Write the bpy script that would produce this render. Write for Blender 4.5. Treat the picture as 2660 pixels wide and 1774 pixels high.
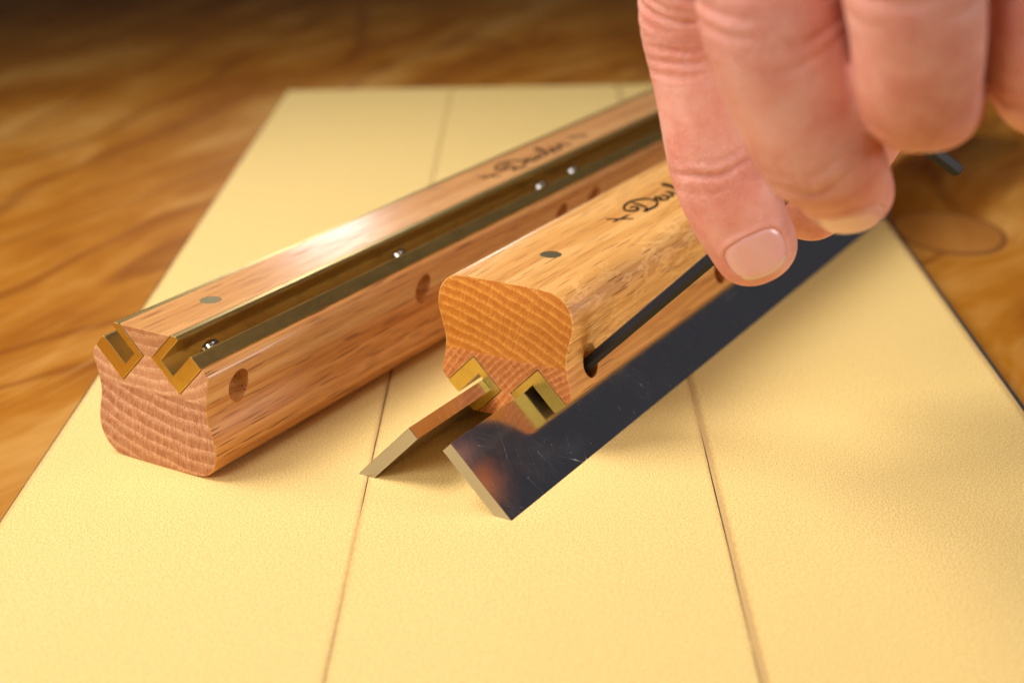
import bpy, bmesh, math, random
import numpy as np
from mathutils import Vector, Matrix
from mathutils.bvhtree import BVHTree

random.seed(4)
for o in list(bpy.data.objects):
    bpy.data.objects.remove(o)
S = bpy.context.scene
COL = S.collection
MM = 0.001
def V(x, y, z): return Vector((x*MM, y*MM, z*MM))

# ------------------------------------------------------------------ camera
cam_d = bpy.data.cameras.new('camera'); cam = bpy.data.objects.new('camera', cam_d); COL.objects.link(cam)
fwd = Vector((-0.0177334, 0.92863378, -0.37057365)); rgt = Vector((0.99973258, 0.01096682, -0.02035897))
up = rgt.cross(fwd).normalized(); rgt = fwd.cross(up).normalized()
cam.matrix_world = Matrix(((rgt.x, up.x, -fwd.x, 0), (rgt.y, up.y, -fwd.y, 0), (rgt.z, up.z, -fwd.z, 154.469*MM), (0, 0, 0, 1)))
cam_d.sensor_width = 36; cam_d.lens = 54.16; cam_d.clip_start = 0.005; cam_d.clip_end = 50
cam_d.dof.use_dof = True; cam_d.dof.focus_distance = 0.337; cam_d.dof.aperture_fstop = 11.0; cam_d.dof.aperture_blades = 0
S.camera = cam

# ------------------------------------------------------------------ light
w = bpy.data.worlds.new('World'); S.world = w; w.use_nodes = True
w.node_tree.nodes['Background'].inputs[0].default_value = (0.95, 0.92, 1.0, 1)
w.node_tree.nodes['Background'].inputs[1].default_value = 0.048
def area(name, loc, target, size, power, color, shape='SQUARE', spread=180):
    d = bpy.data.lights.new(name, 'AREA'); d.energy = power; d.color = color; d.size = size; d.shape = shape; d.spread = math.radians(spread)
    o = bpy.data.objects.new(name, d); COL.objects.link(o); o.location = loc
    o.rotation_euler = (Vector(target)-Vector(loc)).to_track_quat('-Z', 'Y').to_euler()
    return o
area('left_softbox', (-0.37, 0.36, 0.56), (0.0, 0.45, 0.0), 0.40, 1.42, (1.0, 0.95, 0.87), spread=83)
area('right_softbox', (0.55, 0.22, 0.18), (0.06, 0.37, 0.02), 0.20, 0.52, (1.0, 0.95, 0.88), spread=110)
area('front_softbox', (-0.27, -0.09, 0.40), (0.02, 0.32, 0.05), 0.24, 0.74, (1.0, 0.95, 0.91), spread=105)
area('back_lamp', (-0.170, 1.03, 0.252), (-0.06, 0.39, 0.03), 0.06, 0.021, (1.0, 0.98, 0.97), spread=50)
vs = S.view_settings; vs.view_transform = 'Standard'; vs.look = 'None'; vs.gamma = 1.0; vs.exposure = 0.0; vs.use_curve_mapping = False

# ------------------------------------------------------------------ node helpers
class NT:
    def __init__(s, name):
        s.m = bpy.data.materials.new(name); s.m.use_nodes = True; s.t = s.m.node_tree; s.n = s.t.nodes
        s.b = s.n['Principled BSDF']; s.out = s.n['Material Output']
        s.co = s.n.new('ShaderNodeTexCoord').outputs['Object']
    def put(s, sock, v):
        if isinstance(v, bpy.types.NodeSocket): s.t.links.new(v, sock)
        elif isinstance(v, (tuple, list)) and sock.type == 'RGBA' and len(v) == 3: sock.default_value = (*v, 1)
        else: sock.default_value = v
    def math(s, op, a, b=0.0, c=0.0, clamp=False):
        n = s.n.new('ShaderNodeMath'); n.operation = op; n.use_clamp = clamp
        s.put(n.inputs[0], a); s.put(n.inputs[1], b); s.put(n.inputs[2], c); return n.outputs[0]
    def vmath(s, op, a, b=(0, 0, 0)):
        n = s.n.new('ShaderNodeVectorMath'); n.operation = op; s.put(n.inputs[0], a); s.put(n.inputs[1], b)
        return n.outputs['Value'] if op in ('LENGTH', 'DOT_PRODUCT') else n.outputs[0]
    def scale(s, v, k): return s.vmath('MULTIPLY', v, k)
    def sep(s, v):
        n = s.n.new('ShaderNodeSeparateXYZ'); s.put(n.inputs[0], v); return n.outputs
    def comb(s, x, y, z):
        n = s.n.new('ShaderNodeCombineXYZ'); s.put(n.inputs[0], x); s.put(n.inputs[1], y); s.put(n.inputs[2], z); return n.outputs[0]
    def noise(s, v, scale=1.0, detail=2.0, rough=0.5, dist=0.0, color=False):
        n = s.n.new('ShaderNodeTexNoise'); s.put(n.inputs['Vector'], v); s.put(n.inputs['Scale'], scale)
        s.put(n.inputs['Detail'], detail); s.put(n.inputs['Roughness'], rough); s.put(n.inputs['Distortion'], dist)
        return n.outputs['Color' if color else 'Fac']
    def voro(s, v, scale=1.0, out='Distance'):
        n = s.n.new('ShaderNodeTexVoronoi'); s.put(n.inputs['Vector'], v); s.put(n.inputs['Scale'], scale); return n.outputs[out]
    def step(s, v, lo, hi, a=0.0, b=1.0):
        n = s.n.new('ShaderNodeMapRange'); n.interpolation_type = 'SMOOTHSTEP'
        s.put(n.inputs[0], v); s.put(n.inputs[1], lo); s.put(n.inputs[2], hi); s.put(n.inputs[3], a); s.put(n.inputs[4], b); return n.outputs[0]
    def mix(s, f, a, b, mode='MIX'):
        n = s.n.new('ShaderNodeMix'); n.data_type = 'RGBA'; n.blend_type = mode
        s.put(n.inputs[0], f); s.put(n.inputs[6], a); s.put(n.inputs[7], b); return n.outputs[2]
    def ramp(s, f, stops):
        n = s.n.new('ShaderNodeValToRGB'); s.put(n.inputs[0], f); e = n.color_ramp.elements
        while len(e) < len(stops): e.new(0.5)
        for q, (p, c) in zip(e, stops): q.position = p; q.color = (*c, 1)
        return n.outputs[0]
    def bump(s, h, strength=0.3, dist=0.0005):
        n = s.n.new('ShaderNodeBump'); s.put(n.inputs['Strength'], strength); s.put(n.inputs['Distance'], dist); s.put(n.inputs['Height'], h); return n.outputs[0]
    def set(s, **k):
        for a, v in k.items(): s.put(s.b.inputs[a.replace('_', ' ')], v)
        return s.m

def oak(name, pith, ring, light, mid, dark, porecol, seed, fleck=0.0, rayamt=0.5, pore=1.0, gloss=0.34, warp=6.0, endg=False, coarse=0.0):
    """solid oak: rings about a pith line along Y, pores and rays, in millimetres of the block's own space"""
    t = NT(name)
    p = t.vmath('ADD', t.scale(t.co, (1000, 1000, 1000)), (seed*37.0, seed*91.0, seed*13.0))
    p0 = t.scale(t.co, (1000, 1000, 1000))
    wv = t.vmath('SUBTRACT', t.noise(t.scale(p, (0.06, 0.012, 0.06)), 1.0, 2, color=True), (0.5, 0.5, 0.5))
    pw = t.vmath('ADD', p0, t.scale(wv, (warp, 0, warp)))
    x, y, z = t.sep(pw)
    dx = t.math('SUBTRACT', x, pith[0]); dz = t.math('SUBTRACT', z, pith[1])
    d = t.vmath('LENGTH', t.comb(dx, 0.0, dz)); ang = t.math('ARCTAN2', dz, dx)
    rad = math.hypot(*pith)
    arc = t.math('MULTIPLY', ang, rad)                       # mm along the ring
    rr = t.math('ADD', t.math('DIVIDE', d, ring), t.math('MULTIPLY', t.noise(t.scale(p, (0.16, 0.01, 0.16)), 1.0, 3), 0.55 if endg else 0.8))
    fr = t.math('FRACT', rr)
    early = t.math('SUBTRACT', 1.0, t.step(fr, 0.12, 0.62)); early = t.math('MULTIPLY', early, t.step(fr, 0.0, 0.06))
    # fine broken strokes along the rays seen on the end grain
    rayv = t.comb(t.math('MULTIPLY', arc, 1.5), t.math('MULTIPLY', y, 0.06), t.math('MULTIPLY', d, 0.35))
    stroke = t.noise(rayv, 1.0, 3, 0.65)
    bigray = t.step(t.noise(t.comb(t.math('MULTIPLY', arc, 2.6), t.math('MULTIPLY', y, 0.03), t.math('MULTIPLY', d, 0.05)), 1.0, 1), 0.60, 0.72)
    streak = t.noise(t.scale(p, (0.55, 0.010, 0.55)), 1.0, 4, 0.6)
    fine = t.noise(t.scale(p, (3.2, 0.04, 3.2)), 1.0, 3, 0.7)
    ke, ks, kf, kr = (0.33, 0.40, 0.35, rayamt) if endg else (0.20, 0.50, 0.40, rayamt*0.45)
    f = t.math('ADD', t.math('MULTIPLY', early, ke), t.math('MULTIPLY', stroke, kr))
    f = t.math('ADD', f, t.math('MULTIPLY', streak, ks)); f = t.math('ADD', f, t.math('MULTIPLY', fine, kf))
    f = t.math('SUBTRACT', f, kr*0.5+ks*0.5+kf*0.5+ke*0.35-0.42)
    col = t.ramp(f, [(0.12, dark), (0.42, mid), (0.80, light)])
    col = t.mix(t.math('MULTIPLY', bigray, 0.38 if endg else 0.15), col, light)
    if endg:
        pm = t.math('SUBTRACT', 1.0, t.step(t.voro(t.scale(p, (2.3, 0.05, 2.3)), 1.0), 0.20, 0.33))
        pm = t.math('MULTIPLY', pm, t.step(early, 0.35, 0.75))
    else:
        pa = t.math('SUBTRACT', 1.0, t.step(t.voro(t.scale(p, (1.35, 0.060, 1.35)), 1.0), 0.16, 0.28))
        pb = t.math('SUBTRACT', 1.0, t.step(t.voro(t.vmath('ADD', t.scale(p, (2.2, 0.045, 2.2)), (7.7, 3.1, 1.9)), 1.0), 0.15, 0.28))
        pm = t.math('MAXIMUM', pa, t.math('MULTIPLY', pb, 0.8))
        if coarse:
            pc = t.math('SUBTRACT', 1.0, t.step(t.voro(t.vmath('ADD', t.scale(p, (0.50, 0.030, 0.62)), (1.7, 9.1, 4.9)), 1.0), 0.10, 0.22))
            pm = t.math('MAXIMUM', pm, t.math('MULTIPLY', pc, coarse))
        pm = t.math('MULTIPLY', pm, t.math('ADD', 0.25, t.math('MULTIPLY', t.math('MAXIMUM', early, t.step(streak, 0.60, 0.42)), 0.75)))
    pm = t.math('MULTIPLY', pm, pore, clamp=True)
    col = t.mix(t.math('MULTIPLY', pm, 0.85), col, porecol)
    if fleck > 0:
        fl = t.noise(t.vmath('ADD', t.scale(p, (0.16, 0.085, 0.45)), (3, 1, 2)), 1.0, 3, 0.6, 1.6)
        fm = t.math('MULTIPLY', t.step(fl, 0.50, 0.56), t.math('SUBTRACT', 1.0, t.step(fl, 0.60, 0.68)))
        ax = t.step(t.math('ABSOLUTE', t.sep(p0)[0]), 11.0, 15.5); fm = t.math('MULTIPLY', fm, ax)
        col = t.mix(t.math('MULTIPLY', fm, fleck), col, tuple(min(1, c*1.12) for c in light))
    h = t.math('SUBTRACT', t.math('MULTIPLY', fine, 0.3), pm)
    rough = t.math('ADD', gloss, t.math('MULTIPLY', pm, 0.3))
    return t.set(Base_Color=col, Roughness=rough, Normal=t.bump(h, 0.10 if endg else 0.16, 0.00010), Specular_IOR_Level=0.45, Coat_Weight=0.0 if endg else 0.28, Coat_Roughness=0.18)

M = {}
M['pink_handle'] = oak('pink_oak', (14, 78), 3.3, (0.80, 0.42, 0.14), (0.64, 0.26, 0.055), (0.38, 0.11, 0.018), (0.15, 0.035, 0.008), 1, rayamt=0.6, pore=1.1, gloss=0.40, coarse=0.8)
M['pink_handle_end'] = oak('pink_oak_end_grain', (14, 78), 3.1, (0.76, 0.43, 0.25), (0.54, 0.24, 0.12), (0.35, 0.12, 0.05), (0.15, 0.04, 0.018), 1, rayamt=1.0, warp=1.8, endg=True, gloss=0.5)
M['pink_base'] = oak('pink_oak_base', (-9, 72), 4.2, (0.78, 0.45, 0.20), (0.64, 0.31, 0.105), (0.43, 0.155, 0.04), (0.20, 0.055, 0.018), 2, rayamt=0.5, gloss=0.27)
M['pink_base_end'] = oak('pink_oak_base_end_grain', (-3, 60), 2.6, (0.80, 0.46, 0.255), (0.62, 0.30, 0.145), (0.44, 0.175, 0.078), (0.17, 0.05, 0.02), 2, rayamt=0.8, warp=3.0, endg=True, gloss=0.5)
M['gold_handle'] = oak('golden_oak', (26, 92), 2.7, (0.84, 0.49, 0.185), (0.70, 0.35, 0.098), (0.50, 0.195, 0.036), (0.20, 0.055, 0.010), 3, fleck=0.6, rayamt=0.45, gloss=0.38)
M['gold_handle_end'] = oak('golden_oak_end_grain', (32, 96), 2.3, (0.74, 0.335, 0.062), (0.56, 0.19, 0.020), (0.40, 0.10, 0.007), (0.17, 0.04, 0.005), 3, rayamt=0.6, warp=2.0, endg=True, gloss=0.5)
M['red_base'] = oak('reddish_oak', (-40, 60), 2.4, (0.80, 0.43, 0.15), (0.64, 0.28, 0.072), (0.44, 0.14, 0.028), (0.2, 0.05, 0.012), 4, rayamt=0.6, gloss=0.38)
M['red_base_end'] = oak('reddish_oak_end_grain', (-40, 60), 1.5, (0.74, 0.33, 0.105), (0.56, 0.185, 0.045), (0.38, 0.10, 0.022), (0.15, 0.03, 0.01), 4, rayamt=1.0, warp=1.6, endg=True, gloss=0.5)

def brass(name, c, rough, brushed):
    t = NT(name); p = t.scale(t.co, (1000, 1000, 1000))
    if brushed == 'end': g = t.noise(t.vmath('MULTIPLY', t.sep_rot(p) if False else p, (9, 0.2, 0.5)), 1.0, 2, 0.6)
    else: g = t.noise(t.scale(p, (5, 0.12, 5)), 1.0, 3, 0.6)
    blot = t.noise(p, 0.22, 4, 0.6)
    col = t.mix(t.math('MULTIPLY', t.step(blot, 0.45, 0.75), 0.45), c, tuple(k*0.62 for k in c))
    col = t.mix(t.math('MULTIPLY', t.step(g, 0.35, 0.7), 0.22), col, tuple(min(1, k*1.25) for k in c))
    r = t.math('ADD', rough, t.math('MULTIPLY', t.math('SUBTRACT', g, 0.5), 0.25))
    return t.set(Base_Color=col, Metallic=1.0, Roughness=r, Normal=t.bump(g, 0.10, 0.00006))
M['brass'] = brass('brass', (0.74, 0.53, 0.18), 0.40, 'long')
M['brass_end'] = brass('brass_cut_face', (0.86, 0.60, 0.12), 0.42, 'end')
M['brass_pin'] = brass('brass_pin', (0.40, 0.32, 0.155), 0.50, 'long')

def steel(name, c, rough, scratch=True, axis=(0.06, 0.012, 0.06)):
    t = NT(name); p = t.scale(t.co, (1000, 1000, 1000))
    g = t.noise(t.scale(p, (6, 0.10, 6)), 1.0, 3, 0.65)
    haze = t.noise(p, 0.09, 4, 0.65)
    r = t.math('ADD', rough, t.math('MULTIPLY', t.step(haze, 0.42, 0.75), 0.09))
    r = t.math('ADD', r, t.math('MULTIPLY', t.math('SUBTRACT', g, 0.5), 0.06))
    col = c; h = g
    if scratch:
        sc = None
        for k, (ang, sx) in enumerate(((0.5, 0.9), (-0.9, 0.8), (1.3, 0.7))):
            n = t.n.new('ShaderNodeVectorRotate'); n.rotation_type = 'Z_AXIS'; t.put(n.inputs['Vector'], p); t.put(n.inputs['Angle'], ang)
            q = t.vmath('ADD', t.scale(n.outputs[0], (sx*2.2, 0.07, 0.0)), (k*17.3, k*5.1, 0))
            q = t.vmath('ADD', q, t.scale(t.noise(p, 0.06, 1, color=True), (3.0, 0, 0)))
            line = t.math('SUBTRACT', 1.0, t.step(t.math('ABSOLUTE', t.math('SUBTRACT', t.noise(q, 1.0, 0), 0.5)), 0.0, 0.005))
            gate = t.step(t.noise(t.scale(q, (0.7, 1.2, 1)), 1.0, 1), 0.58, 0.68)
            l = t.math('MULTIPLY', line, gate); sc = l if sc is None else t.math('MAXIMUM', sc, l)
        r = t.math('ADD', r, t.math('MULTIPLY', sc, 0.3)); col = t.mix(t.math('MULTIPLY', sc, 0.5), c, (0.9, 0.9, 0.93))
    return t.set(Base_Color=col, Metallic=1.0, Roughness=r, Normal=t.bump(h, 0.05, 0.00004))
M['blade'] = steel('polished_steel', (0.70, 0.69, 0.72), 0.115)
M['blade_edge'] = steel('ground_steel', (0.50, 0.485, 0.48), 0.36, False)
M['chrome'] = steel('set_screw_steel', (0.75, 0.75, 0.77), 0.14, False)

t = NT('black_oxide'); g = t.noise(t.scale(t.co, (1000, 1000, 1000)), 6.0, 2)
M['key'] = t.set(Base_Color=t.mix(g, (0.008, 0.008, 0.010), (0.020, 0.020, 0.025)), Metallic=0.0, Specular_IOR_Level=0.3, Roughness=0.5, Normal=t.bump(g, 0.25, 0.00005))
t = NT('burnt_ink'); M['ink'] = t.set(Base_Color=(0.012, 0.005, 0.004), Roughness=0.9, Specular_IOR_Level=0.1)

def sandpaper():
    t = NT('gold_abrasive'); p = t.scale(t.co, (1000, 1000, 1000)); x, y, z = t.sep(p)
    grit = t.noise(p, 3.0, 3, 0.85); clump = t.noise(p, 1.5, 3, 0.7); soft = t.noise(t.scale(p, (0.02, 0.012, 0.02)), 1.0, 3)
    col = t.ramp(grit, [(0.35, (0.24, 0.10, 0.008)), (0.46, (0.77, 0.51, 0.142)), (0.57, (0.98, 0.79, 0.40))])
    col = t.mix(t.math('MULTIPLY', t.step(clump, 0.35, 0.65), 0.25), col, (0.88, 0.65, 0.255))
    col = t.mix(t.math('MULTIPLY', soft, 0.25), col, (0.82, 0.56, 0.17))
    speck = t.math('SUBTRACT', 1.0, t.step(t.voro(p, 0.55), 0.05, 0.10)); speck = t.math('MULTIPLY', speck, t.step(t.noise(p, 0.2, 1), 0.5, 0.62))
    col = t.mix(t.math('MULTIPLY', speck, 0.5), col, (0.35, 0.20, 0.07))
    # worn, scuffed long edges (strip half width is 38 mm)
    e = t.math('SUBTRACT', 38.0, t.math('ABSOLUTE', x))
    e = t.math('ADD', e, t.math('MULTIPLY', t.math('SUBTRACT', t.noise(t.scale(p, (1.5, 0.5, 1)), 1.0, 3), 0.5), 1.3))
    worn = t.math('SUBTRACT', 1.0, t.step(e, 0.3, 1.1))
    col = t.mix(t.math('MULTIPLY', worn, 0.42), col, (0.62, 0.36, 0.12))
    rim = t.math('SUBTRACT', 1.0, t.step(e, 0.0, 0.35)); col = t.mix(t.math('MULTIPLY', rim, 0.4), col, (0.42, 0.25, 0.11))
    return t.set(Base_Color=col, Roughness=0.78, Specular_IOR_Level=0.25, Normal=t.bump(t.math('ADD', grit, t.math('MULTIPLY', clump, 0.25)), 0.20, 0.00010))
M['grit'] = sandpaper()
t = NT('paper_backing'); M['paper'] = t.set(Base_Color=(0.45, 0.30, 0.20), Roughness=0.9)
t = NT('grey_plate'); M['plate'] = t.set(Base_Color=(0.045, 0.043, 0.042), Roughness=0.25)

def tabletop():
    t = NT('varnished_plywood'); p = t.co
    wv = t.vmath('SUBTRACT', t.noise(t.scale(p, (6.0, 2.6, 1)), 1.0, 3, 0.55, color=True), (0.5, 0.5, 0.5))
    q = t.vmath('ADD', p, t.scale(wv, (0.11, 0.10, 0)))
    n = t.n.new('ShaderNodeVectorRotate'); n.rotation_type = 'Z_AXIS'; t.put(n.inputs['Vector'], q); t.put(n.inputs['Angle'], 0.42)
    g = t.noise(t.scale(n.outputs[0], (9.0, 1.6, 1)), 1.0, 2, 0.5)
    bands = t.math('PINGPONG', t.math('MULTIPLY', g, 9.0), 0.5)
    dark = t.step(bands, 0.0, 0.15, 1.0, 0.0)
    fib = t.noise(t.scale(n.outputs[0], (240, 12, 1)), 1.0, 3, 0.6)
    blot = t.noise(t.scale(n.outputs[0], (22, 7, 1)), 1.0, 4, 0.65)
    col = t.ramp(blot, [(0.3, (0.29, 0.082, 0.003)), (0.5, (0.42, 0.155, 0.012)), (0.70, (0.60, 0.30, 0.070))])
    col = t.mix(t.math('MULTIPLY', dark, 0.55), col, (0.19, 0.042, 0.003))
    col = t.mix(t.math('MULTIPLY', t.step(fib, 0.5, 0.75), 0.3), col, (0.62, 0.33, 0.09))
    return t.set(Base_Color=col, Roughness=0.50, Specular_IOR_Level=0.13, Coat_Weight=0.0, Coat_Roughness=0.25, Normal=t.bump(fib, 0.15, 0.0004))
M['table'] = tabletop()
t = NT('patch_wood'); q = t.noise(t.scale(t.co, (60, 9, 1)), 1.0, 3)
M['patch'] = t.set(Base_Color=t.ramp(q, [(0.3, (0.42, 0.15, 0.015)), (0.7, (0.56, 0.24, 0.045))]), Roughness=0.36, Coat_Weight=0.3, Coat_Roughness=0.2)
t = NT('patch_joint'); M['joint'] = t.set(Base_Color=(0.24, 0.085, 0.015), Roughness=0.5)

# ------------------------------------------------------------------ mesh helpers
def link(name, me, mats, parent=None, smooth=False):
    o = bpy.data.objects.new(name, me); COL.objects.link(o)
    for m in (mats if isinstance(mats, (list, tuple)) else [mats]):
        if not me.materials or len(me.materials) < (len(mats) if isinstance(mats, (list, tuple)) else 1): me.materials.append(m)
    if parent: o.parent = parent
    if smooth: me.polygons.foreach_set('use_smooth', [True]*len(me.polygons))
    return o
def tag(o, label=None, cat=None, group=None, kind=None):
    if label: o['label'] = label
    if cat: o['category'] = cat
    if group: o['group'] = group
    if kind: o['kind'] = kind
    return o
def empty(name, loc, rot=(0, 0, 0)):
    o = bpy.data.objects.new(name, None); COL.objects.link(o); o.location = loc; o.rotation_euler = rot; o.empty_display_size = 0.01; return o
def mesh(name, v, f):
    me = bpy.data.meshes.new(name); me.from_pydata([tuple(a) for a in v], [], f); me.update(); return me
def inset(prof, d):
    n = len(prof); out = []
    A = sum(prof[i][0]*prof[(i+1) % n][1]-prof[(i+1) % n][0]*prof[i][1] for i in range(n)); sg = 1 if A > 0 else -1
    for i in range(n):
        a, b, c = prof[i-1], prof[i], prof[(i+1) % n]
        def nrm(p, q):
            dx, dz = q[0]-p[0], q[1]-p[1]; l = math.hypot(dx, dz) or 1; return (-dz/l*sg, dx/l*sg)
        n1, n2 = nrm(a, b), nrm(b, c); k = 1+n1[0]*n2[0]+n1[1]*n2[1]; k = max(k, 0.4)
        out.append((b[0]+(n1[0]+n2[0])/k*d, b[1]+(n1[1]+n2[1])/k*d))
    return out
def extrude(name, prof, y0, y1, bev=0.25, segs=1, end_mat=0, keep=None):
    """prism along Y (mm) from a closed (x, z) outline, ends eased by bev"""
    n = len(prof); rings = []
    pi = inset(prof, bev) if bev else prof
    pm = inset(prof, bev*0.3) if bev else prof
    if keep is not None:
        pi = [(x, pz if abs(pz-keep) < 1e-6 else z) for (x, z), (_, pz) in zip(pi, prof)]; pm = [(x, pz if abs(pz-keep) < 1e-6 else z) for (x, z), (_, pz) in zip(pm, prof)]
    if bev: rings += [(pi, y0), (pm, y0+bev*0.3), (prof, y0+bev)]
    else: rings += [(prof, y0)]
    for k in range(1, segs): rings.append((prof, y0+bev+(y1-y0-2*bev)*k/segs))
    if bev: rings += [(prof, y1-bev), (pm, y1-bev*0.3), (pi, y1)]
    else: rings += [(prof, y1)]
    v = [V(x, y, z) for pr, y in rings for x, z in pr]; f = []
    for k in range(len(rings)-1):
        for i in range(n):
            j = (i+1) % n; f.append((k*n+i, k*n+j, (k+1)*n+j, (k+1)*n+i))
    f.append(tuple(range(n))[::-1]); f.append(tuple((len(rings)-1)*n+i for i in range(n)))
    me = mesh(name, v, f)
    if end_mat:
        me.polygons[len(f)-1].material_index = end_mat; me.polygons[len(f)-2].material_index = end_mat
    bm = bmesh.new(); bm.from_mesh(me); bmesh.ops.recalc_face_normals(bm, faces=bm.faces); bm.to_mesh(me); bm.free()
    return me
def smooth_by_angle(me, deg=32):
    me.polygons.foreach_set('use_smooth', [True]*len(me.polygons))
    bm = bmesh.new(); bm.from_mesh(me); c = math.cos(math.radians(deg))
    for e in bm.edges:
        if len(e.link_faces) == 2: e.smooth = e.link_faces[0].normal.dot(e.link_faces[1].normal) > c
    bm.to_mesh(me); bm.free()
def spline(pts, n):
    """Catmull-Rom through rows of pts (any width)"""
    P = np.array(pts, float); P = np.vstack([2*P[0]-P[1], P, 2*P[-1]-P[-2]]); out = []
    for i in range(1, len(P)-2):
        for k in range(n):
            u = k/n; a, b, c, d = P[i-1], P[i], P[i+1], P[i+2]
            out.append(0.5*((2*b)+(c-a)*u+(2*a-5*b+4*c-d)*u*u+(3*b-a-3*c+d)*u**3))
    out.append(P[-2]); return np.array(out)
def tube_mesh(pts, rad, sides, rot=0.0, taper=0.0):
    """prism swept on mm points (hexagon for the key), chamfered ends"""
    P = [Vector(p) for p in pts]; v = []; f = []
    T = [(P[min(i+1, len(P)-1)]-P[max(i-1, 0)]).normalized() for i in range(len(P))]
    up = Vector((0, 0, 1)); x = up.cross(T[0]).normalized()
    for i, (p, t_) in enumerate(zip(P, T)):
        x = (x-t_*x.dot(t_)).normalized(); y_ = t_.cross(x)
        r = rad if not hasattr(rad, '__len__') else rad[i]
        for k in range(sides):
            a = rot+2*math.pi*k/sides; q = p+x*math.cos(a)*r+y_*math.sin(a)*r; v.append(q*MM)
    for i in range(len(P)-1):
        for k in range(sides):
            j = (k+1) % sides; f.append((i*sides+k, i*sides+j, (i+1)*sides+j, (i+1)*sides+k))
    f.append(tuple(range(sides))[::-1]); f.append(tuple((len(P)-1)*sides+k for k in range(sides)))
    return mesh('tube', v, f)
def cut(o, cutters):
    """boolean the cutters out of o and bake"""
    bm = bmesh.new()
    for me in cutters: bm.from_mesh(me)
    cm = bpy.data.meshes.new('cutter'); bm.to_mesh(cm); bm.free(); co = bpy.data.objects.new('cutter', cm); COL.objects.link(co)
    par = o.parent; o.parent = None
    md = o.modifiers.new('b', 'BOOLEAN'); md.operation = 'DIFFERENCE'; md.solver = 'EXACT'; md.object = co; md.use_self = True
    dg = bpy.context.evaluated_depsgraph_get(); ne = bpy.data.meshes.new_from_object(o.evaluated_get(dg))
    o.modifiers.clear(); o.data = ne; o.parent = par; bpy.data.objects.remove(co)

# ------------------------------------------------------------------ the setting: table, plate, sandpaper
ZT = -6.35
me = mesh('table_top', [V(-900, -300, ZT), V(900, -300, ZT), V(900, 1700, ZT), V(-900, 1700, ZT), V(-900, -300, ZT-19), V(900, -300, ZT-19), V(900, 1700, ZT-19), V(-900, 1700, ZT-19)],
          [(0, 1, 2, 3), (7, 6, 5, 4), (0, 4, 5, 1), (1, 5, 6, 2), (2, 6, 7, 3), (3, 7, 4, 0)])
table = tag(link('table_top', me, M['table']), kind='structure')
def disc(name, cx, cy, ax, ay, rot, z0, z1, mat, parent):
    n = 48; v = []; c, s = math.cos(rot), math.sin(rot)
    for z in (z0, z1):
        for k in range(n):
            a = 2*math.pi*k/n; wb = 1+0.012*math.sin(3*a+1)+0.010*math.sin(5*a+2); ex = abs(math.cos(a))**0.9*math.copysign(1, math.cos(a))*ax*wb; ey = math.sin(a)*ay*wb
            v.append(V(cx+ex*c-ey*s, cy+ex*s+ey*c, z))
    f = [tuple(range(n))[::-1], tuple(range(n, 2*n))]+[(k, (k+1) % n, n+(k+1) % n, n+k) for k in range(n)]
    return link(name, mesh(name, v, f), mat, parent)
pj = disc('patch_joint', 138.2, 496.2, 17.8, 24.6, 0.12, ZT-2, ZT+0.02, M['joint'], table)
disc('wood_patch', 138, 496.8, 16.2, 22.2, 0.12, ZT-2, ZT+0.05, M['patch'], table)

XL, X1, X2, XR, YF, YN = -114.9, -38.5, 37.5, 115.6, 704.0, 60.0
plate = extrude('plate', [(XL-0.4, -6.3), (XR+1.2, -6.3), (XR+1.2, -0.3), (XL-0.4, -0.3)], YN-2, YF+1, 0.4)
tag(link('flat_plate', plate, M['plate']), 'thin dark flat plate lying on the table under the sandpaper strips', 'plate')
def strip(xa, xb, seed, label):
    rnd = random.Random(seed); n = 90; cx = (xa+xb)/2; v = []; f = []
    def wob():
        a = 0; out = []
        for k in range(n+1): a = a*0.8+rnd.uniform(-0.06, 0.06); out.append(a)
        return out
    wl, wr = wob(), wob()
    for k in range(n+1):
        y = YN+(YF-YN)*k/n
        for x, z in ((xa+0.06+wl[k], -0.29), (xa+0.06+wl[k], -0.05), (xa+0.6+wl[k], 0.0), (cx, 0.0), (xb-0.6+wr[k], 0.0), (xb-0.06+wr[k], -0.05), (xb-0.06+wr[k], -0.29)):
            v.append(V(x-cx, y-380, z))
    for k in range(n):
        for i in range(6): f.append((k*7+i, k*7+i+1, (k+1)*7+i+1, (k+1)*7+i))
        f.append((k*7+6, k*7, (k+1)*7, (k+1)*7+6))
    f.append(tuple(range(7))); f.append(tuple(n*7+i for i in range(7))[::-1])
    me = mesh('sandpaper_strip', v, f)
    bm = bmesh.new(); bm.from_mesh(me); bmesh.ops.recalc_face_normals(bm, faces=bm.faces); bm.to_mesh(me); bm.free()
    o = link('sandpaper_strip', me, [M['grit'], M['paper']])
    for pl in me.polygons:
        if abs(pl.normal.z) < 0.3: pl.material_index = 1
    o.location = V(cx, 380, 0)
    return tag(o, label, 'sandpaper', 'sandpaper strips laid side by side')
strip(XL, X1, 1, 'left yellow sandpaper strip, under the upturned jig with empty brass slots')
strip(X1, X2, 2, 'middle yellow sandpaper strip, between the two seams under the steel blades')
strip(X2, XR, 3, 'right yellow sandpaper strip, bare in front of the hand')

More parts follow.
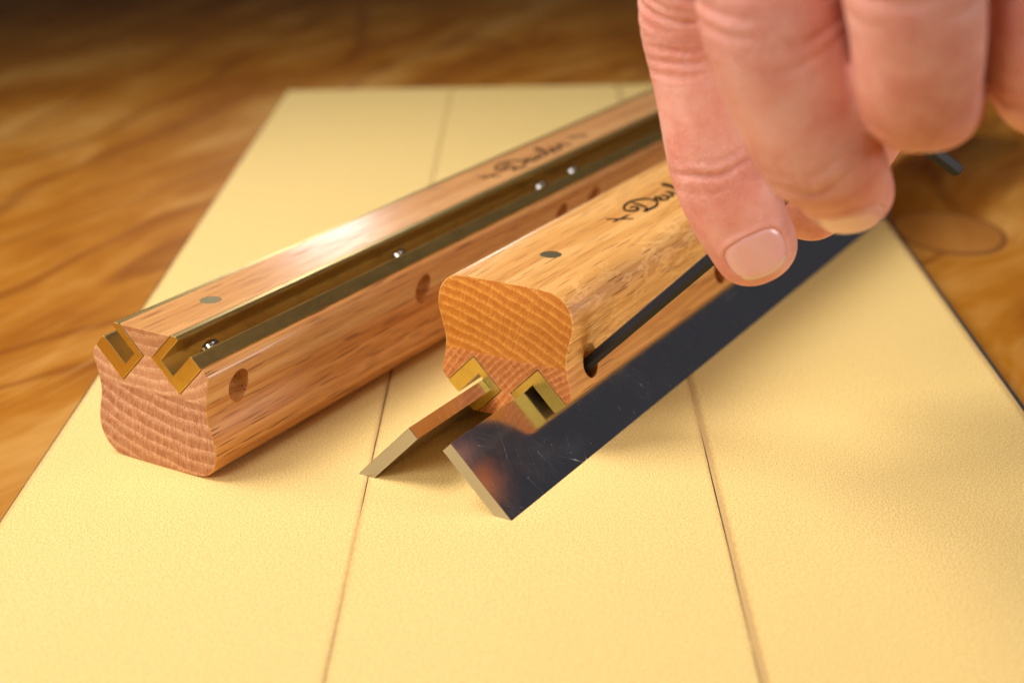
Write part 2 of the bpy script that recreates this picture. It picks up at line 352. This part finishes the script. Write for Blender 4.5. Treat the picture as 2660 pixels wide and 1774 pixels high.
# ------------------------------------------------------------------ honing jigs
G, ZC, SQ, K = 1.38, 26.9, 10.15, math.sqrt(0.5)
ZTOP = 33.3; LEN = 328.0; GLUE = 18.4
side_pts = [(16.3, 26.55), (16.95, 25.9), (17.35, 25.0), (17.35, 23.9), (17.0, 22.4), (16.5, 20.4), (16.2, 18.4), (16.05, 17.0), (16.15, 15.3), (16.6, 13.3), (17.2, 11.2), (17.65, 9.2), (17.8, 7.4), (17.6, 5.8), (17.1, 4.2), (16.2, 2.7), (14.9, 1.4), (13.3, 0.62), (11.0, 0.25), (6.5, 0.06), (0, 0)]
fine = [tuple(a) for a in spline(side_pts, 3)]
upper = [a for a in fine if a[1] > GLUE+0.05]; lower = [a for a in fine if a[1] < GLUE-0.05]
xg = 16.2
def tu(t_, u, sg=1): return (sg*(G+K*(t_+u)), ZC+K*(u-t_))
q = 0.10                                                     # hairline gap round the brass
nr = [(G-q*1.4+(ZTOP-ZC), ZTOP), (G-q*1.4, ZC), (tu(SQ+q, -q)), (tu(SQ+q, SQ))]
base_half = nr+upper+[(xg, GLUE)]
base_prof = base_half+[(-x, z) for x, z in reversed(base_half)]
hand_half = [(xg, GLUE)]+lower
hand_prof = hand_half+[(-x, z) for x, z in reversed(hand_half[:-1])]
def chan_prof(sg):
    ch = 0.35
    pts = []
    def P(t_, u): pts.append(tu(t_, u, 1))
    # start: inner corner, clockwise round the U
    P(ch, 0); P(0, ch)
    u_cl = (ZTOP-ZC)/K                                       # thin arm is planed flush with the top face
    P(0, u_cl); P(1.0, u_cl+1.0+0.02); P(1.75, SQ-0.15); P(1.9, SQ-0.4)
    P(1.9, 1.85); P(6.35, 1.85); P(6.35, SQ-0.45); P(6.75, SQ); P(SQ-0.15, SQ)
    P(SQ, SQ-0.15); P(SQ, ch); P(SQ-ch, 0)
    return pts if sg > 0 else [(-x, z) for x, z in reversed(pts)]
HOLES = [10.5, 82.5, 154.5, 174.0, 246.0, 318.0]
def hole_cutter(y, sg):
    # 6 mm drilling square to the thick brass arm, from the waist up into it
    bx, bz = tu(SQ, 5.6, 1); n = 20; v = []; f = []
    D = Vector((K, 0, -K)); U = Vector((K, 0, K)); Y = Vector((0, 1, 0)); c = Vector((bx, y, bz))
    for s_ in (0.05, 16.0):
        for k in range(n):
            a = 2*math.pi*k/n; p = c+D*s_+U*3.3*math.cos(a)+Y*3.3*math.sin(a); v.append(Vector((p.x*sg, p.y, p.z))*MM)
    f = [tuple(range(n)), tuple(range(n, 2*n))]+[(k, (k+1) % n, n+(k+1) % n, n+k) for k in range(n)]
    me = mesh('c', v, f); bm = bmesh.new(); bm.from_mesh(me); bmesh.ops.recalc_face_normals(bm, faces=bm.faces); bm.to_mesh(me); bm.free(); return me
def screw_mesh():
    n = 20; v = []; f = []; prof = [(0.0, -0.45), (0.7, -0.38), (1.35, -0.15), (1.9, 0.15), (2.1, 0.4)]
    z = 0.35
    while z < 5.6: prof += [(2.35, z+0.2), (2.35, z+0.3), (2.1, z+0.5)]; z += 0.5
    prof += [(1.9, z+0.3), (1.05, z+0.3), (1.05, z-1.5), (0, z-1.5)]
    for r, h in prof:
        for k in range(n): a = 2*math.pi*k/n; v.append((r*MM*math.cos(a), r*MM*math.sin(a), h*MM))
    for i in range(len(prof)-1):
        for k in range(n): j = (k+1) % n; f.append((i*n+k, i*n+j, (i+1)*n+j, (i+1)*n+k))
    me = mesh('set_screw', v, f); bm = bmesh.new(); bm.from_mesh(me); bmesh.ops.remove_doubles(bm, verts=bm.verts, dist=1e-7); bmesh.ops.recalc_face_normals(bm, faces=bm.faces); bm.to_mesh(me); bm.free(); smooth_by_angle(me, 40); return me
SCREW = screw_mesh(); SCREW.materials.append(M['chrome'])

# script lettering burnt into the wood: pen strokes in mm (x along, y up)
STROKES = [
 [(5.6, 6.6), (5.3, 5.0), (4.6, 3.0), (3.6, 1.2), (2.2, 0.3), (1.2, 0.6)],
 [(2.0, 0.9), (3.6, 0.2), (6.0, 0.1), (8.4, 1.2), (9.6, 3.6), (8.9, 6.0), (6.4, 7.5), (3.4, 7.3), (0.9, 6.0), (0.2, 4.2), (1.0, 2.9), (2.6, 3.0), (3.3, 4.1), (2.7, 5.0), (1.9, 4.7)],
 [(10.2, 1.2), (11.4, 2.0), (11.9, 3.0), (11.2, 3.5), (10.4, 2.6), (10.3, 1.2), (11.1, 0.2), (12.4, 0.5), (13.6, 2.0)],
 [(13.6, 3.3), (13.3, 1.4), (13.7, 0.3), (14.8, 0.6), (16.0, 2.4), (16.3, 3.4), (16.1, 1.4), (16.6, 0.2), (17.8, 0.8), (19.0, 2.4)],
 [(18.6, 1.4), (20.6, 4.2), (21.6, 6.6), (21.1, 7.4), (20.3, 6.4), (19.7, 3.6), (19.6, 1.2), (20.3, 0.2), (21.6, 0.8)],
 [(21.9, 1.2), (23.1, 2.0), (23.6, 3.0), (22.9, 3.5), (22.1, 2.6), (22.0, 1.2), (22.8, 0.2), (24.1, 0.5), (25.4, 2.0)],
 [(25.3, 3.2), (25.3, 1.6), (25.1, 0.2)], [(25.2, 1.6), (26.4, 3.2), (27.4, 3.4), (27.8, 2.4), (27.6, 0.8), (28.4, 0.2), (29.8, 1.0)]]
XM = [[(-0.6, 3.3), (1.5, 3.2), (4.0, 2.9), (6.8, 2.7)], [(0.9, 6.0), (1.9, 4.4), (3.0, 2.4), (4.3, 0.4)], [(0.3, 5.5), (1.6, 6.2)], [(3.7, 0.2), (5.0, 0.6)]]
def lettering(kx):
    v = []; f = []
    items = [([(x*kx+9.5, y) for x, y in s_], 1.0) for s_ in STROKES]
    items += [(s_, 0.62) for s_ in XM]+[([(x+9.5+31.5*kx+3.6, y) for x, y in s_], 0.62) for s_ in XM]
    for pts, wd in items:
        P = spline(pts, 8)
        for i in range(len(P)):
            d = P[min(i+1, len(P)-1)]-P[max(i-1, 0)]; a = math.atan2(d[1], d[0]); l = math.hypot(*d) or 1
            wdt = wd*(0.50+1.15*abs(math.sin(a-0.55)))*min(1, 0.45+0.25*min(i, len(P)-1-i))
            nx, ny = -d[1]/l, d[0]/l
            b = len(v)
            v += [(P[i][0]+nx*wdt/2, P[i][1]+ny*wdt/2), (P[i][0]-nx*wdt/2, P[i][1]-ny*wdt/2)]
            if i: f.append((b-2, b-1, b+1, b))
    return v, f

def jig(loc, rot, hmat, bmat, text_y, text_top, text_kx, label, seen):
    R0 = empty('honing_jig', loc, rot); tag(R0, label, 'sharpening jig', 'wooden honing jigs')
    cutters = [hole_cutter(y, sg) for y in HOLES for sg in (1, -1)]
    for nm, prof, mat in (('handle_block', hand_prof, hmat), ('base_block', base_prof, bmat)):
        me = extrude(nm, prof, 0, LEN, 0.30, 1, 1, GLUE); o = link(nm, me, list(mat)); cut(o, cutters); smooth_by_angle(o.data, 30); o.parent = R0
    for sg in (1, -1):
        me = extrude('brass_channel', chan_prof(sg), -0.05, LEN+0.05, 0.12, 1, 1)
        c = link('brass_channel', me, [M['brass'], M['brass_end']], R0)
        for y in HOLES:
            s_ = bpy.data.objects.new('set_screw', SCREW); COL.objects.link(s_); s_.parent = c
            bx, bz = tu(seen, 5.6, 1)
            D = Vector((K*sg, 0, -K)); s_.rotation_euler = D.to_track_quat('Z', 'Y').to_euler(); s_.location = V(bx*sg, y, bz)
    for y in (21.4, LEN-21.4):
        n = 28; v = []; f = []
        for r, z in ((2.45, ZTOP+0.02), (2.65, ZTOP-0.05), (2.65, -0.0+0.03), (2.5, -0.05)):
            for k in range(n): a = 2*math.pi*k/n; v.append(V(r*math.cos(a), y+r*math.sin(a), z))
        f = [tuple(range(n)), tuple(3*n+k for k in range(n))[::-1]]+[(i*n+k, i*n+(k+1) % n, (i+1)*n+(k+1) % n, (i+1)*n+k) for i in range(3) for k in range(n)]
        me = mesh('brass_pin', v, f); bm = bmesh.new(); bm.from_mesh(me); bmesh.ops.recalc_face_normals(bm, faces=bm.faces); bm.to_mesh(me); bm.free()
        link('brass_pin', me, M['brass_pin'], R0)
    v, f = lettering(text_kx)
    if text_top: vv = [V(4.0-b, text_y+a, ZTOP+0.03) for a, b in v]
    else:
        def zdome(x): return 0.25*(abs(x)/11.0)**2.6
        vv = [V(-(4.6-b), text_y+a, zdome(4.6-b)-0.035) for a, b in v]
    link('brand_lettering', mesh('brand_lettering', vv, f), M['ink'], R0)
    return R0
AZ1, AZ2 = math.radians(31.01), math.radians(30.43)
Z2 = 39.485
jig(V(-86.57, 313.84, 0.0), (0, 0, -AZ1), (M['pink_handle'], M['pink_handle_end']), (M['pink_base'], M['pink_base_end']), 137.0, True, 1.25,
    'pinkish oak jig lying upside down with two empty brass channels on top', 4.1)
jig2 = jig(V(-7.88, 324.15, Z2), (0, math.pi, -AZ2), (M['gold_handle'], M['gold_handle_end']), (M['red_base'], M['red_base_end']), 51.0, False, 1.25,
    'golden oak jig standing on two clamped steel blades', 4.85)

# ------------------------------------------------------------------ planer blades clamped in the second jig
A2 = Vector((math.sin(AZ2), math.cos(AZ2), 0)); R2 = Vector((math.cos(AZ2), -math.sin(AZ2), 0)); O2 = Vector((-7.88, 324.15, 0))
def blade(sg, y0, y1, label):
    t0, t1, u0 = 1.68, 4.78, 1.9
    def rz(t_, u): return (sg*(G+K*(t_+u)), Z2-ZC+K*(t_-u))
    a = rz(t0, u0); b = rz(t1, u0)
    zc_ = 0.02
    tip = (b[0]+sg*(b[1]-zc_), zc_); bev = (a[0]+sg*(a[1]-zc_), zc_)
    prof = [a, b, tip, bev]
    me = extrude('planer_blade', prof if sg > 0 else prof[::-1], y0, y1, 0.10, 1, 1)
    o = link('planer_blade', me, [M['blade'], M['blade_edge']])
    # ground narrow edges: everything that is not one of the two wide faces
    for pl in me.polygons:
        n = pl.normal; wide = abs(n.x*sg*K+n.z*K) > 0.97
        if not wide and abs(n.y) < 0.5 and n.z < -0.5: pl.material_index = 1
    o.location = O2*MM; o.rotation_euler = (0, 0, -AZ2)
    return tag(o, label, 'blade', 'planer blades held in the golden jig')
blade(1, -32.3, 215.0, 'long polished steel planer blade with its wide dark face towards the right')
blade(-1, -30.1, 217.0, 'steel planer blade seen on its thin edge, tip on the left paper seam')

# ------------------------------------------------------------------ hex key in the side hole of the golden jig
K0 = O2+A2*10.5+R2*16.0+Vector((0, 0, 19.3)); KD = (R2+Vector((0, 0, 1))).normalized(); KN = (R2-Vector((0, 0, 1))).normalized()
KB = 91.0; PH = math.radians(57); SD = (A2*math.cos(PH)+KN*math.sin(PH)).normalized(); RB = 5.0
kp = [K0+KD*-5.6, K0+KD*-5.2]+[K0+KD*t_ for t_ in (0, 20, 40, 60, KB-RB)]
for k in range(1, 8):
    a = math.pi/2*k/8; kp.append(K0+KD*(KB-RB+RB*math.sin(a))+SD*(RB-RB*math.cos(a)))
kp += [K0+KD*KB+SD*s_ for s_ in (RB, 12, 20.4, 21.1)]
kr = [1.3]+[1.54]*(len(kp)-2)+[1.25]
me = tube_mesh(kp, kr, 6, rot=math.radians(12)); smooth_by_angle(me, 25)
tag(link('hex_key', me, M['key']), 'black hexagonal L key held in the hand, stuck in the golden jig side hole', 'hex key')

#HAND
# ------------------------------------------------------------------ the hand (one continuous skin, nails as parts)
def skin():
    t = NT('skin'); p = t.scale(t.co, (1000, 1000, 1000))
    def attr(n):
        a = t.n.new('ShaderNodeAttribute'); a.attribute_name = n; return a.outputs['Fac']
    al, lat, fold, red = attr('along'), attr('lateral'), attr('fold'), attr('blush')
    mot = t.noise(p, 0.11, 4, 0.6); mot2 = t.noise(p, 0.45, 3, 0.6)
    col = t.ramp(mot, [(0.30, (0.68, 0.235, 0.165)), (0.50, (0.80, 0.38, 0.29)), (0.72, (0.87, 0.52, 0.43))])
    col = t.mix(t.math('MULTIPLY', mot2, 0.22), col, (0.80, 0.42, 0.37))
    col = t.mix(t.math('MULTIPLY', red, 0.65), col, (0.80, 0.28, 0.235))
    # fine skin folds running across the finger
    wav = t.math('MULTIPLY', t.math('SUBTRACT', t.noise(p, 0.16, 2), 0.5), 3.0)
    s_ = t.math('ADD', al, wav)
    f1 = t.noise(t.comb(t.math('MULTIPLY', s_, 0.95), t.math('MULTIPLY', lat, 1.1), 0.0), 1.0, 2, 0.6)
    ln = t.math('SUBTRACT', 1.0, t.step(t.math('ABSOLUTE', t.math('SUBTRACT', f1, 0.5)), 0.0, 0.075))
    ln = t.math('MULTIPLY', ln, fold)
    cell = t.noise(t.comb(t.math('MULTIPLY', s_, 1.7), t.math('MULTIPLY', lat, 0.30), t.math('MULTIPLY', t.noise(p, 0.1, 1), 6.0)), 1.0, 3, 0.7)
    micro = t.noise(p, 1.3, 3, 0.7)
    h = t.math('SUBTRACT', t.math('ADD', t.math('MULTIPLY', cell, 0.55), t.math('MULTIPLY', micro, 0.14)), ln)
    col = t.mix(t.math('MULTIPLY', ln, 0.30), col, (0.56, 0.19, 0.12))
    m = t.set(Base_Color=col, Roughness=t.math('ADD', 0.44, t.math('MULTIPLY', micro, 0.16)), Specular_IOR_Level=0.42, Normal=t.bump(h, 0.55, 0.0004),
              Subsurface_Weight=0.35, Subsurface_Scale=0.0030)
    t.b.inputs['Subsurface Radius'].default_value = (1.0, 0.36, 0.2); return m
M['skin'] = skin()
t = NT('fingernail'); tip_ = t.n.new('ShaderNodeAttribute'); tip_.attribute_name = 'tipness'; tf = tip_.outputs['Fac']
nz = t.noise(t.scale(t.co, (1000, 1000, 1000)), 0.25, 2)
nc = t.mix(nz, (0.86, 0.40, 0.37), (0.89, 0.51, 0.47))
nc = t.mix(t.math('MULTIPLY', t.step(tf, 0.10, 0.24), t.math('SUBTRACT', 1.0, t.step(tf, 0.0, 0.18)), 0) if False else t.step(tf, 0.90, 0.96), nc, (0.86, 0.60, 0.48))
M['nail'] = t.set(Base_Color=nc, Roughness=0.24, Specular_IOR_Level=0.5, Subsurface_Weight=0.2, Subsurface_Scale=0.0015, Coat_Weight=0.15, Coat_Roughness=0.25)

# rows: x, y, z, lateral radius, dorsal radius, dorsal direction (mm)
FINGERS = {
 'index': [(33.5, 262, 172, 11.5, 11.0, -.1, -.9, .4), (30.5, 279, 142, 11.3, 10.5, -.1, -.9, .3), (30.4, 294, 116, 10.6, 9.8, -.1, -1, .1), (31.0, 299.5, 102, 10.9, 9.9, -.1, -1, 0), (33.2, 299.5, 88, 9.9, 9.0, -.05, -1, 0), (36.0, 298.5, 73, 9.7, 8.6, -.05, -1, .05), (39.6, 298.3, 64, 9.6, 8.2, -.05, -1, .05), (44.0, 299.3, 55.3, 8.9, 7.3, -.05, -1, .05)],
 'middle': [(43.0, 256, 180, 12.0, 11, -.1, -.9, .4), (38.5, 254, 148, 11.8, 11.0, -.1, -.95, .3), (37.6, 252, 124, 11.6, 11.0, -.1, -1, .15), (38.2, 251.5, 112, 12.0, 11.2, -.1, -1, .05), (42.2, 253, 99.0, 11.2, 10.4, -.1, -1, -.1), (47.4, 255.5, 87.4, 10.4, 9.4, -.1, -1, -.35), (52.0, 261.5, 81.4, 9.3, 8.0, -.1, -.75, -.75), (56.2, 269.0, 75.2, 8.2, 7.0, .1, -.6, -.85)],
 'ring': [(60, 247.4, 184, 11.43, 11, 0, -0.9, 0.4), (56.3, 240.4, 152, 11.23, 11, 0, -0.95, 0.3), (56.2, 235.9, 124, 10.83, 10.8, 0, -1, 0.1), (58.6, 237.4, 110, 10.24, 9.8, 0, -1, -0.2), (60.6, 242.4, 100.2, 9.85, 9.2, 0, -0.8, -0.6), (64.6, 250.9, 95.6, 9.06, 8.2, 0, -0.55, -0.85), (68.8, 260.4, 94.4, 7.68, 6.8, 0.1, -0.45, -0.9)],
 'little': [(77, 255, 178, 10.5, 9.5, 0.1, -0.9, 0.4), (77.4, 249, 148, 10.3, 9.5, 0.1, -0.95, 0.3), (79.6, 245.5, 117, 9.8, 9.2, 0.1, -1, 0), (81.6, 247.5, 103.5, 9.2, 8.5, 0.1, -0.9, -0.3), (84.6, 254, 97, 8.4, 7.6, 0.1, -0.6, -0.8), (88.9, 262.5, 94, 7.2, 6.4, 0.1, -0.5, -0.85)],
 'thumb': [(80, 282, 172, 14, 13, .5, .8, 0), (84, 303, 134, 13, 12, .4, .9, 0), (81, 314, 112, 11.8, 10.8, .3, .95, 0), (73, 323, 84, 11.0, 9.8, .2, .95, .1), (66.0, 325.5, 68, 10.6, 9.2, .2, .95, .2), (59.5, 326.0, 57.0, 9.6, 8.0, .2, .95, .2)],
 'palm': [(45, 264, 156, 17, 11, -.2, -.9, .3), (57, 262, 168, 36, 13, -.05, -.9, .4), (62, 256, 190, 41, 16, 0, -.85, .5), (72, 245, 222, 38, 18, 0, -.8, .55), (88, 226, 256, 30, 19, 0, -.75, .6), (112, 202, 290, 29, 22, 0, -.75, .6), (160, 160, 345, 34, 30, 0, -.75, .6), (210, 115, 400, 38, 35, 0, -.75, .6)]}
NS = 9; NR = 32
def sweep(rows, cap=True):
    P = spline(rows, NS); c = P[:, :3]; T = np.gradient(c, axis=0); T /= np.linalg.norm(T, axis=1)[:, None]
    D = P[:, 5:8]; D = D-T*np.sum(D*T, axis=1)[:, None]; D /= np.linalg.norm(D, axis=1)[:, None]; L = np.cross(D, T)
    rl, rd = P[:, 3].copy(), P[:, 4].copy()
    if cap:
        ce, te, de, le = c[-1], T[-1], D[-1], L[-1]; ex = []
        for k in range(1, 8):
            a = math.pi/2*k/8; ex.append((ce+te*rd[-1]*1.12*math.sin(a), te, de, le, rl[-1]*math.cos(a)**0.85, rd[-1]*math.cos(a)**0.9))
        c = np.vstack([c]+[e[0][None] for e in ex]); T = np.vstack([T]+[e[1][None] for e in ex]); D = np.vstack([D]+[e[2][None] for e in ex]); L = np.vstack([L]+[e[3][None] for e in ex])
        rl = np.append(rl, [e[4] for e in ex]); rd = np.append(rd, [e[5] for e in ex])
    return c, T, D, L, rl, rd
verts = []; faces = []; SW = {}
for nm, rows in FINGERS.items():
    c, T, D, L, rl, rd = SW[nm] = sweep(rows); b = len(verts); n = len(c)
    for i in range(n):
        for k in range(NR):
            a = 2*math.pi*k/NR; ca, sa = math.cos(a), math.sin(a)
            ex = 0.92
            p = c[i]+L[i]*rl[i]*abs(ca)**ex*math.copysign(1, ca)+D[i]*rd[i]*abs(sa)**ex*math.copysign(1, sa); verts.append(tuple(p*MM))
    for i in range(n-1):
        for k in range(NR):
            j = (k+1) % NR; faces.append((b+i*NR+k, b+i*NR+j, b+(i+1)*NR+j, b+(i+1)*NR+k))
    faces.append(tuple(b+k for k in range(NR))[::-1]); faces.append(tuple(b+(n-1)*NR+k for k in range(NR)))
raw = mesh('hand_raw', verts, faces); bm = bmesh.new(); bm.from_mesh(raw); bmesh.ops.recalc_face_normals(bm, faces=bm.faces); bm.to_mesh(raw); bm.free()
ho = bpy.data.objects.new('hand_raw', raw); COL.objects.link(ho)
rm = ho.modifiers.new('r', 'REMESH'); rm.mode = 'VOXEL'; rm.voxel_size = 0.00052; rm.adaptivity = 0
hm = bpy.data.meshes.new_from_object(ho.evaluated_get(bpy.context.evaluated_depsgraph_get())); bpy.data.objects.remove(ho)
hm.name = 'hand'
NV = len(hm.vertices); co = np.empty(NV*3); hm.vertices.foreach_get('co', co); co = co.reshape(-1, 3)*1000
ed = np.empty(len(hm.edges)*2, int); hm.edges.foreach_get('vertices', ed); ed = ed.reshape(-1, 2)
deg = np.bincount(ed.ravel(), minlength=NV).astype(float)
def lap(x, n, k=0.6):
    for _ in range(n):
        s_ = np.zeros_like(x)
        for d in range(x.shape[1]):
            s_[:, d] = np.bincount(ed[:, 0], x[ed[:, 1], d], NV)+np.bincount(ed[:, 1], x[ed[:, 0], d], NV)
        x = x+(s_/deg[:, None]-x)*k
    return x
co = lap(co, 9)
# finger coordinates: nearest ring of the nearest finger
best = np.full(NV, 1e9); along = np.zeros(NV); lateral = np.zeros(NV); dors = np.zeros(NV); fid = np.zeros(NV, int)
for q_, (nm, (c, T, D, L, rl, rd)) in enumerate(SW.items()):
    if nm == 'palm': continue
    s_ = np.append(0, np.cumsum(np.linalg.norm(np.diff(c, axis=0), axis=1))); s_ = s_[-1]-s_      # mm from the tip
    cc = np.vstack([spline(np.column_stack([c, s_, L, D, rl, rd]), 3)])
    for a0 in range(0, NV, 20000):
        x = co[a0:a0+20000]; d2 = ((x[:, None, :]-cc[None, :, :3])**2).sum(2); i = d2.argmin(1)
        rel = x-cc[i, :3]; l = np.sum(rel*cc[i, 4:7], 1); dd = np.sum(rel*cc[i, 7:10], 1)
        m_ = np.sqrt((l/cc[i, 10])**2+(dd/cc[i, 11])**2)
        u = m_ < best[a0:a0+20000]
        for arr, val in ((along, cc[i, 3]), (lateral, l), (dors, dd/np.maximum(1e-6, np.sqrt(l*l+dd*dd))), (fid, np.full(len(x), q_)), (best, m_)):
            arr[a0:a0+20000][u] = val[u]
along = lap(along[:, None], 10)[:, 0]; lateral = lap(lateral[:, None], 6)[:, 0]
hm.vertices.foreach_set('co', (co/1000).ravel()); hm.update()
nrm = np.empty(NV*3); hm.vertices.foreach_get('normal', nrm); nrm = nrm.reshape(-1, 3)
rs = np.random.RandomState(3)
def gauss(x, m_, s_): return np.exp(-0.5*((x-m_)/s_)**2)
disp = np.zeros(NV); fold = np.full(NV, 0.10); blush = np.zeros(NV)
names = list(SW); dm = np.clip((dors+0.15)/0.6, 0, 1)
JOINT = {'index': (27.5, 57.5), 'middle': (27, 58), 'ring': (28, 55), 'little': (24, 44), 'thumb': (30, 62)}
for nm, (j1, j2) in JOINT.items():
    f_ = fid == names.index(nm); wv = 0.16*np.sin(lateral*0.33+j1)+0.08*np.sin(lateral*0.8+2.0)-0.010*lateral**2
    sv = along+wv
    fold = np.where(f_, fold+dm*(0.85*gauss(along, j2, 8.5)+0.75*gauss(along, j1, 4.0)), fold)
    blush = np.where(f_, 0.55*gauss(along, j2-3, 9)*dm+0.6*gauss(along, j1-5, 6)+0.25*gauss(along, 4, 6), blush)
    cre = [(j1, 0.55, 0.40), (j1+2.6, 0.16, 0.4), (j1-3.0, 0.12, 0.4)]
    for o_, dp in ((-10.5, .22), (-7.6, .34), (-5.2, .30), (-2.4, .48), (0.6, .38), (3.5, .50), (6.0, .3), (9.0, .40), (12.5, .25)): cre.append((j2+o_+rs.uniform(-.4, .4), dp, rs.uniform(.40, .6)))
    for m_, dp, wd in cre:
        ph, ln = rs.uniform(0, 6), rs.uniform(.6, 1.0)
        gate = np.clip(0.55+0.6*np.sin(lateral*0.28*ln+ph), 0.05, 1)
        disp -= np.where(f_, 1.3*dp*gate*dm*gauss(sv+0.22*np.sin(lateral*0.5+ph), m_, wd), 0)
    disp += np.where(f_, dm*(0.25*gauss(along, j2, 5)+0.15*gauss(along, j1, 3)), 0)
co = co+nrm*disp[:, None]
bvh = None
def nail_frame(nm, s_at, roll=0.0, tilt=0.0):
    c, T, D, L, rl, rd = SW[nm]; s_ = np.append(0, np.cumsum(np.linalg.norm(np.diff(c, axis=0), axis=1))); s_ = s_[-1]-s_
    i = int(np.argmin(abs(s_-s_at))); N = D[i]*math.cos(roll)+L[i]*math.sin(roll); Lx = np.cross(N, T[i]); N = N*math.cos(tilt)+T[i]*math.sin(tilt); return c[i], np.cross(Lx, N) if False else T[i]-N*np.dot(T[i], N), Lx, N
def nail_shape(a, b, hw, hl):
    """signed 'radius' of the nail outline at (a across, b along, + to the tip)"""
    bb = b/hl; aa = a/(hw*(1.0-0.04*bb))
    return (abs(aa)**2.6+abs(bb)**2.6)**(1/2.6)
NAILS = [('index', 10.3, 5.9, 5.1, 0.0, 0.12), ('middle', 10.5, 6.0, 6.4, 0.0, 0.0), ('ring', 10.0, 5.5, 5.5, 0, 0), ('little', 9.0, 4.6, 4.8, 0, 0), ('thumb', 12.5, 7.0, 7.0, 0, 0)]
smooth_co = lap(co.copy(), 10)
hm.vertices.foreach_set('co', (smooth_co/1000).ravel()); hm.update()
BV = BVHTree.FromPolygons([tuple(x) for x in smooth_co], [tuple(p.vertices) for p in hm.polygons])
nail_meshes = []
for nm, s_at, hw, hl, roll, tilt in NAILS:
    c, t_, l_, n_ = nail_frame(nm, s_at, roll, tilt)
    t_ = t_/np.linalg.norm(t_)
    rel = co-c; a = rel@l_; b = rel@t_; h = rel@n_
    ok = (h > 0) & (fid == names.index(nm)); r_ = nail_shape(a, b, hw, hl)
    prox = np.clip(0.55-b/hl*0.6, 0.0, 1.0)
    co = co-n_[None]*np.where(ok, 0.55*np.clip((1.04-r_)/0.10, 0, 1), 0)[:, None]
    co = co+n_[None]*np.where(ok, (0.10+0.42*prox)*np.exp(-0.5*((r_-1.13)/0.075)**2), 0)[:, None]
    fold = np.where(ok & (r_ < 1.2), 0, fold)
    NA, NB = 22, 22; v = []; f = []; tp = []
    for ib in range(NB+1):
        for ia in range(NA+1):
            # map square to superellipse
            x = -1+2*ia/NA; y = -1+2*ib/NB; m_ = max(abs(x), abs(y)); k = m_/max(1e-9, (abs(x)**2.6+abs(y)**2.6)**(1/2.6)) if m_ > 0 else 0
            aa, bb = x*k*hw*1.03, y*k*hl*1.03
            org = Vector(c+l_*aa+t_*bb+n_*25); hit, _, _, _ = BV.ray_cast(org, Vector(-n_))
            hh = (Vector(c)-hit).length if False else (hit-Vector(c)).dot(Vector(n_)) if hit else 0
            edge = max(abs(x), abs(y))
            lift = 0.18-0.75*max(0, edge-0.86)/0.14*(1.0 if y < 0.9 else 0.35)
            v.append((c+l_*aa+t_*bb+n_*(hh+lift))); tp.append(max(0, (y+1)/2))
    v = np.array(v)
    for ib in range(NB):
        for ia in range(NA): q_ = ib*(NA+1)+ia; f.append((q_, q_+1, q_+NA+2, q_+NA+1))
    nail_meshes.append((v, f, tp, nm))
hm.vertices.foreach_set('co', (co/1000).ravel()); hm.update()
for nme, arr in (('along', along), ('lateral', lateral), ('fold', fold), ('blush', blush)):
    at_ = hm.attributes.new(nme, 'FLOAT', 'POINT'); at_.data.foreach_set('value', arr.astype(np.float32))
hand = link('hand', hm, M['skin'], smooth=True); hm.materials.clear(); hm.materials.append(M['skin'])
tag(hand, 'bare hand reaching down from above, pinching the black hex key between finger and thumb', 'hand')
for v, f, tp, nm in nail_meshes:
    me = mesh('fingernail', v/1000, f); at_ = me.attributes.new('tipness', 'FLOAT', 'POINT'); at_.data.foreach_set('value', np.array(tp, np.float32))
    o = link('fingernail', me, M['nail'], hand, smooth=True)
    sd = o.modifiers.new('thick', 'SOLIDIFY'); sd.thickness = 0.00035; sd.offset = -1
